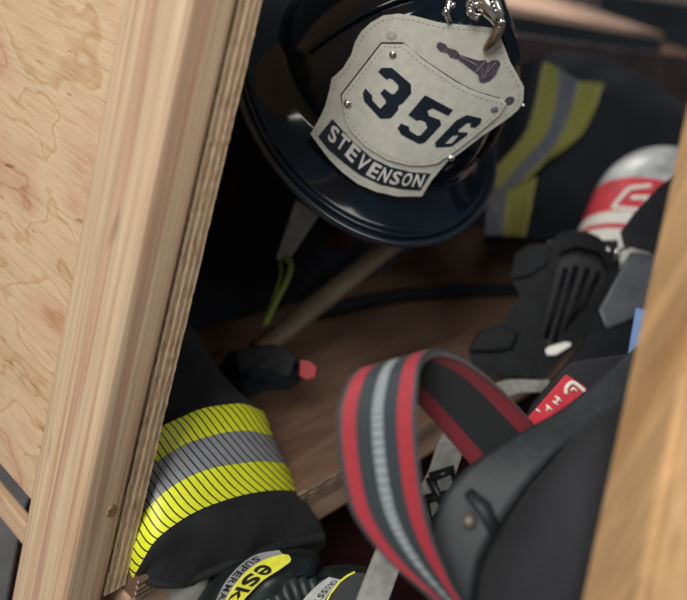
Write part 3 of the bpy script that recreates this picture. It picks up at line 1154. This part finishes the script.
plate('grey_strip', poly_g, tagmap, 0.0016, MT['taggrey'], tgo, 3.5, label='grey strip with dark small letters')


def arc_text(name, txt, s0, s1, lo, hi, mat, parent, mapf, A, B, bold, off, flip=True):
    """letters along a band between curves A (outer) and B (inner), standing on the outer curve, read from its far end"""
    bm = bmesh.new()
    n = len(txt)
    for i, ch in enumerate(txt):
        def uvm(u, v, o_, i=i):
            t = s0 + (s1 - s0) * (i + 0.08 + 0.84 * u) / n
            k = t * (len(A) - 1)
            a = lerp_path(A, k)
            b = lerp_path(B, k)
            w = lo + (hi - lo) * v
            p = a + (b - a) * w
            return mapf(p[0], p[1], off + o_)
        add_glyph(bm, ch, uvm, 0.0005, bold)
    return done(name, bm, mat, parent)


arc_text('lettering', 'eska', 0.80, -0.08, 0.44, 0.93, MT['ink'], tgo, tagmap, tg_out, tg_in, 0.022, 0.0005)
arc_text('small_lettering', 'SUPER MARS'.replace(' ', ''), 0.80, -0.02, 0.06, 0.29, MT['ink'], tgo, tagmap, tg_out, tg_in, 0.02, 0.0005)

GL2 = thing('work_glove', 'dark glove with a pale lettered tag and yellow-green piping, beside the light grey strap', 'glove', P(345, 620, 0.620), 'firefighter gloves below the sleeve')
rows = [
    ([(312, 572), (330, 565), (352, 564), (374, 568)], 0.640, 0.016),
    ([(300, 585), (325, 571), (355, 568), (384, 572)], 0.628, 0.024),
    ([(298, 610), (320, 588), (355, 582), (392, 588)], 0.620, 0.030),
    ([(300, 645), (322, 620), (355, 612), (396, 620)], 0.615, 0.032),
    ([(292, 690), (318, 670), (355, 664), (392, 672)], 0.612, 0.030),
    ([(304, 720), (325, 708), (355, 704), (382, 708)], 0.612, 0.024),
]
bm = loft_rows(rows, 28, 30, wrinkle=0.0008, seed=8)
done('glove_back', bm, MT['glove'], GL2, smooth=True)
for i, (x0, y0, x1, y1, ln_) in enumerate(((314, 720, 302, 790, 0.0105), (335, 716, 330, 806, 0.0115), (356, 716, 358, 808, 0.0115), (377, 720, 384, 792, 0.0105))):
    pts = smooth_path([P(x0, y0 - 18, 0.612), P(x0, y0 + 12, 0.608), P((x0 + x1) / 2, (y0 + y1) / 2 + 8, 0.602), P(x1, y1, 0.612)], 12)
    tube('finger', pts, [ln_] * 8 + [ln_ * 0.97, ln_ * 0.9, ln_ * 0.72, ln_ * 0.4], MT['glove'], GL2, 14)
pts = smooth_path([P(388, 622, 0.612), P(404, 650, 0.604), P(410, 686, 0.604), P(404, 716, 0.610)], 12)
tube('thumb', pts, [0.0115] * 8 + [0.011, 0.010, 0.008, 0.005], MT['glove'], GL2, 14)
gm = facing(0.578, 0.004, -0.01, 340, 590)
plate('back_patch', [(326, 606), (341, 581), (356, 572.5), (374, 574), (388, 582), (392, 612)], gm, 0.003, MT['khaki'], GL2, 4, label='smooth dark grey patch')
tube('piping', [gm(*p, 0.001) for p in ((322, 610), (331, 593), (340, 581.5), (347, 576), (355, 572))], 0.0008, MT['tagyellow'], GL2, 8, label='yellow-green piping')
tw_out = smooth_path([(298, 606), (310, 592), (320, 583), (329, 577)], 12)
tw_in = smooth_path([(318, 612), (326, 598), (334, 587.5), (342, 580)], 12)
tg2 = plate('tag', [tuple(p) for p in tw_out] + [tuple(p) for p in tw_in[::-1]], gm, 0.0014, MT['tagwhite'], GL2, 3.5, label='pale grey tag with dark letters')
arc_text('lettering', 'CROSSTECH', 0.93, -0.25, 0.48, 0.86, MT['ink'], tg2, gm, tw_out, tw_in, 0.03, 0.0005)

# dark maroon bag added for the shaded void under the gloves
bm = bmesh.new()
add_box(bm, (0.09, -0.30, GZ), (1.1, 0.28, -0.165), 0.04, 5)
tag(done('shade_filler', bm, MT['maroon'], smooth=True), 'dark maroon bag standing in for the deep shade under the shelf, beneath the gloves', 'filler')

# ------------------------------------------------------------------ air pack
AP = thing('air_pack', 'breathing air pack with grey cylinder, red and white band, black frame and red-edged strap', 'air pack', onZ(520, 380, 0.0))
Acam = np.array([0.42, 0.78, -0.46])
Acam /= np.linalg.norm(Acam)
AXW = M.T @ Acam
CB = np.array(P(662, 222, 1.06))                  # axis point at the grey / red border
RC = 0.0930
e1 = np.cross(AXW, [0, 0, 1.0])
e1 /= np.linalg.norm(e1)
e2 = np.cross(AXW, e1)


def lathe_axis(name, prof, mat, parent, label=None, seg=64):
    bm = bmesh.new()
    prev = None
    for s, r in prof:
        c = CB + AXW * s
        ring = [bm.verts.new(Vector(c + (e1 * math.cos(a) + e2 * math.sin(a)) * r)) for a in [2 * PI * i / seg for i in range(seg)]]
        if prev:
            for i in range(seg):
                bm.faces.new((prev[i], prev[(i + 1) % seg], ring[(i + 1) % seg], ring[i]))
        else:
            bm.faces.new(ring)
        prev = ring
    bm.faces.new(prev[::-1])
    return done(name, bm, mat, parent, label, True, 0.9)


prof = [(-0.175, 0.03), (-0.172, 0.05), (-0.165, 0.075), (-0.15, RC - 0.0006)]
prof += [(s, RC - 0.0006) for s in (-0.11, -0.05, 0.0)]
for i in range(1, 15):
    a_ = i / 14 * PI / 2
    prof.append((0.098 * math.sin(a_), max(0.004, (RC - 0.0006) * math.cos(a_) ** 0.92)))
cyl = lathe_axis('cylinder', prof, MT['cylgrey'], AP, 'mottled grey composite cylinder')
rb = lathe_axis('red_band', [(-0.052, RC - 0.001), (-0.052, RC), (0.0, RC), (0.0, RC - 0.001)], MT['red'], cyl, 'red band with white character outlines')
lathe_axis('white_band', [(-0.120, RC - 0.001), (-0.120, RC + 0.0002), (-0.0515, RC + 0.0002), (-0.0515, RC - 0.001)], MT['white'], cyl, 'cream white band')
lathe_axis('red_line', [(-0.076, RC), (-0.076, RC + 0.0005), (-0.069, RC + 0.0005), (-0.069, RC)], MT['red'], cyl, 'thin red line')


def CYLf(x, y, off):
    d = ray((x, y))
    o_ = CAM - CB
    dp = d - AXW * (d @ AXW)
    op = o_ - AXW * (o_ @ AXW)
    a_, b_, c_ = dp @ dp, 2 * dp @ op, op @ op - (RC + off) ** 2
    z = (-b_ - math.sqrt(max(0, b_ * b_ - 4 * a_ * c_))) / (2 * a_)
    return Vector(CAM + z * d)


bm = bmesh.new()
gq = [(650, 185.5), (631, 187.5), (626, 191), (616, 203), (613, 207.5), (640, 209.5), (644, 205), (648, 197), (632, 197.5)]
for p, q2 in zip(gq, gq[1:]):
    n = 6
    t = np.array(q2) - np.array(p)
    L_ = np.linalg.norm(t)
    t = t / L_
    w = np.array([-t[1], t[0]]) * 1.9
    a0 = np.array(p) - t * 1.2
    b0 = np.array(q2) + t * 1.2
    plate_bm([tuple(a0 + w), tuple(a0 - w), tuple(b0 - w), tuple(b0 + w)], CYLf, 0.0008, 3.0, top=0.0009, bm=bm)
done('band_mark', bm, MT['white'], rb, 'white outlined letter G', recalc=True)

# frame of the pack
fm = facing(0.860, 0.0, -0.025, 540, 300)
frame = [(468.7, 353), (478, 332), (488, 326), (501, 325), (520, 295), (511, 279), (515, 255), (527, 246), (550, 243.7), (559.7, 233), (572, 230), (585, 231), (598, 236), (606, 243.7), (613, 255),
         (618, 274), (599, 307), (585, 339), (562, 358), (543, 381), (520, 380), (492, 376.7), (472, 370)]
slot = [(560, 252), (576, 246), (600, 252), (609, 268), (592, 300), (552, 347), (541, 338), (545, 318), (553, 285)]
fr = plate('frame', frame, fm, 0.034, MT['plastic'], AP, 6.0, (slot,), label='black moulded frame', bev=0.004)
plate('frame_inset', [(548, 240), (618, 240), (622, 300), (556, 356), (532, 345)], fm, 0.006, MT['plastic2'], fr, 8.0, top=-0.022)
bm = bmesh.new()
for (a_, b_) in (((566, 268), (546, 338)), ((576, 266), (554, 342)), ((588, 268), (563, 338)), ((599, 272), (575, 322))):
    add_tube(bm, [fm(a_[0], a_[1], -0.014), fm((a_[0] + b_[0]) / 2, (a_[1] + b_[1]) / 2, -0.013), fm(b_[0], b_[1], -0.014)], 0.0030, 8)
done('frame_rib', bm, MT['plastic'], fr, smooth=True)
for poly in ([(468, 352), (478, 331), (501, 325), (520, 332), (512, 350), (494, 352)], [(510, 279), (515, 254), (528, 245), (550, 243), (548, 262), (530, 275)], [(496, 376), (504, 352), (534, 350), (541, 378)]):
    plate('frame_pad', poly, fm, 0.02, MT['plastic'], fr, 6.0, top=0.008, bev=0.005)
am = facing(0.815, 0.0, -0.030, 640, 260)
arm = plate('arm', [(620, 232), (634, 213), (660, 185), (687, 168), (705, 160), (712, 238), (687, 247), (655, 256), (646, 251), (623, 246)], am, 0.035, MT['plastic2'], AP, 6.0, label='black upper lever arm', bev=0.004)
plate('arm_bar', [(630, 252), (658, 256), (640, 316), (606, 330), (598, 310)], am, 0.03, MT['greyplastic'], AP, 6.0, top=0.002, bev=0.006, label='dark grey bar')
plate('lower_bar', [(598, 306), (640, 318), (622, 372), (596, 400), (560, 440), (520, 440), (530, 405), (562, 368), (585, 338)], am, 0.03, MT['plastic'], AP, 6.0, top=-0.004, bev=0.005)
bm = bmesh.new()
add_tube(bm, [fm(620, 255, 0.004), fm(611, 262, 0.006), fm(618, 250, 0.008), fm(628, 248, 0.004)], 0.0020, 8)
add_ball(bm, fm(617, 253, 0.006), 0.0040)
add_ball(bm, fm(608, 250, 0.006), 0.0030)
done('valve_fitting', bm, MT['chrome'], AP, 'small shiny metal fitting', True)
plate('buckle', [(545, 350), (549, 346.5), (565, 342), (571, 342.5), (571, 346), (556, 355), (547, 355.5)], fm, 0.004, MT['white'], AP, 4, top=0.008, bev=0.001, label='pale metal buckle')
# red label on the shoulder strap
lm = facing(0.66, 0.010, 0.0, 560, 395)
lab = plate('strap_label', [(522, 424), (566, 374), (588, 389), (545, 432)], lm, 0.004, MT['red'], AP, 5, label='dark red label with white marks', bev=0.001)
bm = bmesh.new()
add_tube(bm, [lm(*p, 0.0006) for p in smooth_path([(566, 394), (566, 388), (571, 382.5), (576, 384), (582, 389), (585, 392)], 14)], 0.0017, 8)
add_tube(bm, [lm(*p, 0.0006) for p in ((571, 391), (573, 388), (577, 391))], 0.0011, 8)
for (a_, b_) in (((555, 396), (561, 401)), ((553, 401), (558, 405)), ((546, 405), (552, 410)), ((536, 409), (540, 412)), ((559, 397), (556, 403)), ((549, 406), (546, 411))):
    add_tube(bm, [lm(*a_, 0.0006), lm(*b_, 0.0006)], 0.0009, 6)
done('label_mark', bm, MT['white'], lab, smooth=True)
plate('strap_under', [(510, 436), (560, 372), (572, 362), (640, 352), (640, 440), (560, 470)], facing(0.67, 0.010, 0.0, 560, 395), 0.008, MT['pad'], AP, 8, label='dark strap under the red label', bev=0.002)
# padded harness at the lower right
rows = [
    ([(590, 402), (630, 385), (680, 372), (740, 372)], 0.5120, 0.030),
    ([(545, 445), (600, 415), (660, 400), (745, 398)], 0.4944, 0.050),
    ([(508, 495), (570, 460), (650, 445), (750, 445)], 0.4824, 0.062),
    ([(478, 550), (550, 520), (640, 505), (755, 505)], 0.4760, 0.066),
    ([(455, 605), (540, 585), (640, 575), (760, 575)], 0.4720, 0.066),
    ([(440, 660), (530, 650), (640, 645), (760, 645)], 0.4720, 0.060),
    ([(450, 700), (530, 705), (640, 705), (750, 700)], 0.4760, 0.035),
]
bm = loft_rows(rows, 36, 40, wrinkle=0.0006)
pd = done('harness_pad', bm, MT['pad'], AP, 'dark grey padded cushion', True)
ribbon('pad_strap', [(432, 640, 0.4280), (428, 560, 0.4384), (440, 505, 0.4448), (468, 470, 0.4496), (515, 441, 0.4560), (560, 415, 0.4640), (600, 384, 0.4760), (650, 340, 0.4960)],
       [(470, 640, 0.4240), (478, 570, 0.4288), (500, 524, 0.4344), (530, 484, 0.4384), (566, 449, 0.4448), (606, 424, 0.4528), (640, 395, 0.4640), (690, 350, 0.4800)], 50, MT['padweb'], AP, 0.008, label='grey-black webbing sewn over the cushion', nacross=8)
bm = bmesh.new()
add_ball(bm, P(469, 521, 0.4304), 0.0038, 14)
done('snap_stud', bm, plain('dull_stud', (0.16, 0.15, 0.12), 0.5, 0.3), AP, smooth=True)
bm = bmesh.new()
add_tube(bm, [P(468, 492, 0.4344), P(484, 508, 0.4288), P(494, 528, 0.4280)], [0.004, 0.006, 0.005], 12, 0.6)
done('keeper', bm, MT['padweb'], AP, smooth=True)
bm = bmesh.new()
for pth in ([(430, 478), (452, 470), (458, 488), (440, 500), (430, 478)], [(424, 500), (446, 494), (450, 518), (430, 524), (424, 500)]):
    add_tube(bm, [P(x, y, 0.50) for x, y in pth], 0.0032, 8)
done('slide_buckle', bm, MT['plastic2'], AP, smooth=True)
# the loop
LE = [(470, 640, 0.4000), (436, 603, 0.3984), (390, 563, 0.3952), (362, 530, 0.3936), (348, 503, 0.3936), (339, 460, 0.3944), (336.5, 420, 0.3968), (341, 397, 0.4016), (350, 381, 0.4080), (366, 371.5, 0.4192), (388, 378, 0.4360), (408, 392, 0.4520), (430, 416, 0.4680), (452, 442, 0.4800), (474, 468, 0.4896)]
RE = [(492, 640, 0.4080), (461, 603, 0.4064), (441, 560, 0.4032), (429, 525, 0.4016), (422, 490, 0.4016), (417.5, 450, 0.4024), (415.5, 415, 0.4048), (417, 388, 0.4096), (421, 366, 0.4160), (432, 353, 0.4272), (452, 355, 0.4424), (474, 367, 0.4560), (497, 386, 0.4704), (516, 405, 0.4816), (534, 424, 0.4912)]
ribbon('shoulder_loop', LE, RE, 110, MT['strap'], AP, 0.0042, MT['strapin'], 'looped strap with red edges and grey centre line', 12)
# light grey webbing passing behind the loop
ribbon('grey_strap', [(548, 380, 0.80), (500, 382, 0.76), (464, 408, 0.68), (440, 438, 0.61), (424, 480, 0.57), (385, 530, 0.54), (352, 610, 0.52)],
       [(548, 391, 0.80), (510, 396, 0.76), (482, 420, 0.68), (464, 450, 0.61), (444, 500, 0.57), (410, 545, 0.54), (384, 612, 0.52)], 50, MT['greyweb'], AP, 0.003, label='light grey webbing')
plate('tag', [(636, 308), (652, 310), (646, 356), (628, 354)], facing(0.70, 0, 0), 0.004, MT['blue'], AP, 5, label='light blue sliver of a tag')

# ------------------------------------------------------------------ coats hanging at the back
CT = thing('turnout_coat', 'dark turnout coat hanging at the back right with yellow and grey sleeve trim darkened as shade', 'coat', onZ(560, 225, 0.0))
rows = [
    ([(516, 70), (545, 52), (600, 55), (650, 80), (690, 110)], 1.42, 0.03),
    ([(508, 100), (545, 84), (600, 85), (655, 105), (700, 130)], 1.37, 0.06),
    ([(500, 140), (540, 122), (600, 122), (650, 138), (700, 160)], 1.33, 0.075),
    ([(490, 185), (530, 168), (590, 168), (645, 182), (700, 200)], 1.29, 0.075),
    ([(484, 222), (525, 210), (585, 210), (640, 220), (700, 235)], 1.27, 0.07),
    ([(484, 244), (525, 238), (585, 238), (640, 244), (700, 255)], 1.26, 0.05),
]
bm = loft_rows(rows, 36, 40, wrinkle=0.003, seed=5, zs=0.0012, x0=570.0)
done('coat_body', bm, MT['navy'], CT, smooth=True)
ribbon('yellow_band', [(544, 62, 1.261), (536, 100, 1.204), (524, 135, 1.165), (498, 165, 1.114), (480, 186, 1.087)], [(558, 70, 1.273), (555, 102, 1.222), (543, 138, 1.183), (518, 166, 1.133), (498, 190, 1.104)], 30, MT['yellow_dim'], CT, 0.004, label='yellow tape with shade darkened into its colour')
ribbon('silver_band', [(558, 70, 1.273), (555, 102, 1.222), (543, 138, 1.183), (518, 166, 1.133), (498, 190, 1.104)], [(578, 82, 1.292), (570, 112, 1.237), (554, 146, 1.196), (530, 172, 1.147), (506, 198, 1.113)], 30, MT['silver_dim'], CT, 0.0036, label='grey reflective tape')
ribbon('yellow_band', [(578, 82, 1.292), (570, 112, 1.237), (554, 146, 1.196), (530, 172, 1.147), (510, 192, 1.118)], [(603, 84, 1.317), (594, 110, 1.264), (578, 138, 1.225), (550, 158, 1.174), (520, 186, 1.130)], 30, MT['yellow_dim'], CT, 0.004, label='yellow tape with shade darkened into its colour')
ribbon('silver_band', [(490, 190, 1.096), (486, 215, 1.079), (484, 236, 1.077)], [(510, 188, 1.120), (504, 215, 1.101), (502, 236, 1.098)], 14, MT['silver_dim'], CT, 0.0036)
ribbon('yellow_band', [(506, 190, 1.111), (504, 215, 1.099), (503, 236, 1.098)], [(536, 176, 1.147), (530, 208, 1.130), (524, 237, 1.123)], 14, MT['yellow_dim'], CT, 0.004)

CL = thing('turnout_coat', 'very dark coat added behind the helmet to darken the back of the shelf', 'coat', onZ(300, 320, 0.0))
rows = [
    ([(150, -10), (260, -20), (380, -10), (450, 20)], 0.995, 0.018),
    ([(150, 60), (250, 45), (370, 60), (455, 90)], 0.985, 0.025),
    ([(150, 140), (240, 130), (350, 140), (450, 160)], 1.015, 0.026),
    ([(150, 220), (230, 215), (330, 215), (430, 225)], 1.025, 0.026),
    ([(150, 290), (220, 280), (310, 268), (400, 258)], 1.015, 0.024),
    ([(160, 335), (215, 325), (290, 305), (370, 280)], 1.005, 0.018),
]
bm = loft_rows(rows, 36, 40, wrinkle=0.0035, seed=11, zs=0.0010, x0=430.0)
done('coat_body', bm, MT['navy'], CL, smooth=True)  # added dark cloth hides the back wall so this side stays black
plate('maroon_patch', [(318, 212), (352, 215), (348, 250), (326, 246)], facing(0.893, 0.09, 0, 330, 230), 0.004, MT['maroon'], CL, 6)
plate('maroon_patch', [(196, 180), (240, 172), (236, 210), (200, 214)], facing(0.888, 0.10, 0, 330, 230), 0.004, MT['maroon'], CL, 6)

# ------------------------------------------------------------------ small gear inside
hb, ht = P(258, 352, 0.80), P(402, 236, 0.905)
bm = bmesh.new()
pts = [hb.lerp(ht, i / 12) for i in range(13)]
add_tube(bm, pts, [0.0160, 0.0165] + [0.0158] * 9 + [0.0165, 0.017], 16, 0.62)
tag(done('tool_handle', bm, MT['axe'], smooth=True, angle=1.0), 'brown wooden tool handle slanting up under the helmet brim', 'tool handle')

LY = thing('lanyard', 'dim grey webbing lanyard with a yellow-green cord, hanging below the helmet brim', 'lanyard', P(285, 262, 0.86))
plate('webbing', [(276, 259.5), (296, 200), (320, 214), (290, 258)], facing(0.80, 0.01, 0, 290, 230), 0.004, MT['dimgrey'], LY, 5)
tube('cord', [P(*p) for p in smooth_path([(284, 257, 0.798), (291, 264, 0.796), (288, 278, 0.792), (278, 298, 0.785), (265, 324, 0.78)], 18)], 0.0030, MT['green'], LY, 8, label='yellow-green cord')
tube('cord', [P(*p) for p in smooth_path([(280, 260, 0.798), (281, 274, 0.794), (276, 292, 0.788), (263, 326, 0.78)], 18)], 0.0018, MT['green'], LY, 8, label='yellow-green cord')

PC = thing('equipment_pouch', 'black bulky equipment pouch with a small red tab, on the shelf beyond the sleeve', 'pouch', onZ(270, 395, 0.0))
rows = [
    ([(228, 352), (250, 346), (275, 344), (298, 356)], 0.80, 0.020),
    ([(220, 366), (248, 360), (276, 358), (303, 368)], 0.79, 0.030),
    ([(218, 382), (246, 378), (274, 374), (300, 380)], 0.782, 0.032),
    ([(224, 396), (248, 396), (270, 390), (290, 390)], 0.776, 0.026),
]
bm = loft_rows(rows, 24, 24, wrinkle=0.0015, seed=4)
pc = done('pouch_body', bm, MT['navy'], PC, smooth=True)
plate('flap', [(236, 350), (280, 345), (296, 358), (290, 376), (240, 372)], facing(0.757, 0.005, -0.02, 265, 360), 0.004, MT['black'], PC, 6, bev=0.001)
plate('red_tab', [(300, 360), (309, 361), (316.5, 367), (315, 377), (307, 380.5), (299, 376)], facing(0.765, 0.0, -0.01, 305, 368), 0.008, MT['redtab'], PC, 4, bev=0.002, label='small red tab')

h = [onZ(x, y, 0.0105) for x, y in ((320, 312), (360, 303), (395, 296.5), (430, 292.5), (460, 291), (490, 290.5), (525, 289))]
tag(tube('hose', smooth_path(h, 30), 0.0095, MT['plastic2']), 'black hose lying across the brown shelf, left of the air pack', 'hose')

# ------------------------------------------------------------------ far background, upper right
bm = bmesh.new()
A0, A1 = P(560, -14, 2.5), P(720, 9, 2.4)
d_ = (A1 - A0).normalized()
upv = Vector((0, 0, 1))
bk = d_.cross(upv).normalized()
for_ = []
for p in (A0, A1 + d_ * 0.3):
    for_.append([bm.verts.new(p + upv * a_ + bk * b_) for a_, b_ in ((0, 0), (0.09, 0), (0.09, 0.04), (0, 0.04))])
for i in range(4):
    bm.faces.new((for_[0][i], for_[0][(i + 1) % 4], for_[1][(i + 1) % 4], for_[1][i]))
bm.faces.new(for_[0])
bm.faces.new(for_[1][::-1])
tag(done('wooden_beam', bm, MT['beam']), 'grey-brown beam in the far background at the top right corner', 'beam')
hk = smooth_path([(566, -14, 2.4), (572, 2, 2.4), (580, 3, 2.4), (588, 0, 2.4), (597, 2, 2.4), (597, 12, 2.4)], 20)
tag(tube('wire_hook', [P(*p) for p in hk], 0.004, MT['beam']), 'thin grey bent wire in front of the far beam', 'wire')

# ------------------------------------------------------------------ light
w = bpy.data.worlds.new('world')
SC.world = w
w.use_nodes = True
bg = w.node_tree.nodes['Background']
bg.inputs[0].default_value = (0.80, 0.89, 1.0, 1)
bg.inputs[1].default_value = 0.13


def area(name, loc, target, size, power, col=(1, 1, 1), sy=None):
    l = bpy.data.lights.new(name, 'AREA')
    l.size = size
    if sy:
        l.shape = 'RECTANGLE'
        l.size_y = sy
    l.energy = power
    l.color = col
    o_ = bpy.data.objects.new(name, l)
    COL.objects.link(o_)
    o_.location = loc
    o_.rotation_euler = (Vector(target) - Vector(loc)).to_track_quat('-Z', 'Y').to_euler()
    return o_


area('ceiling_light', (-2.0, -0.62, 2.0), (0.05, 0, 0.2), 0.9, 88, (1.0, 0.97, 0.92), 1.6)
area('board_fill_light', (1.5, 1.6, 1.3), (1.3, 0.35, 0.35), 0.6, 18, (1.0, 0.96, 0.92), 0.8)  # unseen fill added behind the back panel to brighten the pink board
area('front_fill_light', (0.6, -2.2, 2.3), (0.3, 0, 0.1), 0.9, 17, (1.0, 0.95, 0.91), 0.9)  # added fill, no known lamp; lifts the sleeve, post front and shelf
SC.view_settings.view_transform = 'Standard'
SC.view_settings.look = 'None'
SC.view_settings.gamma = 1.0
SC.view_settings.exposure = 0.0
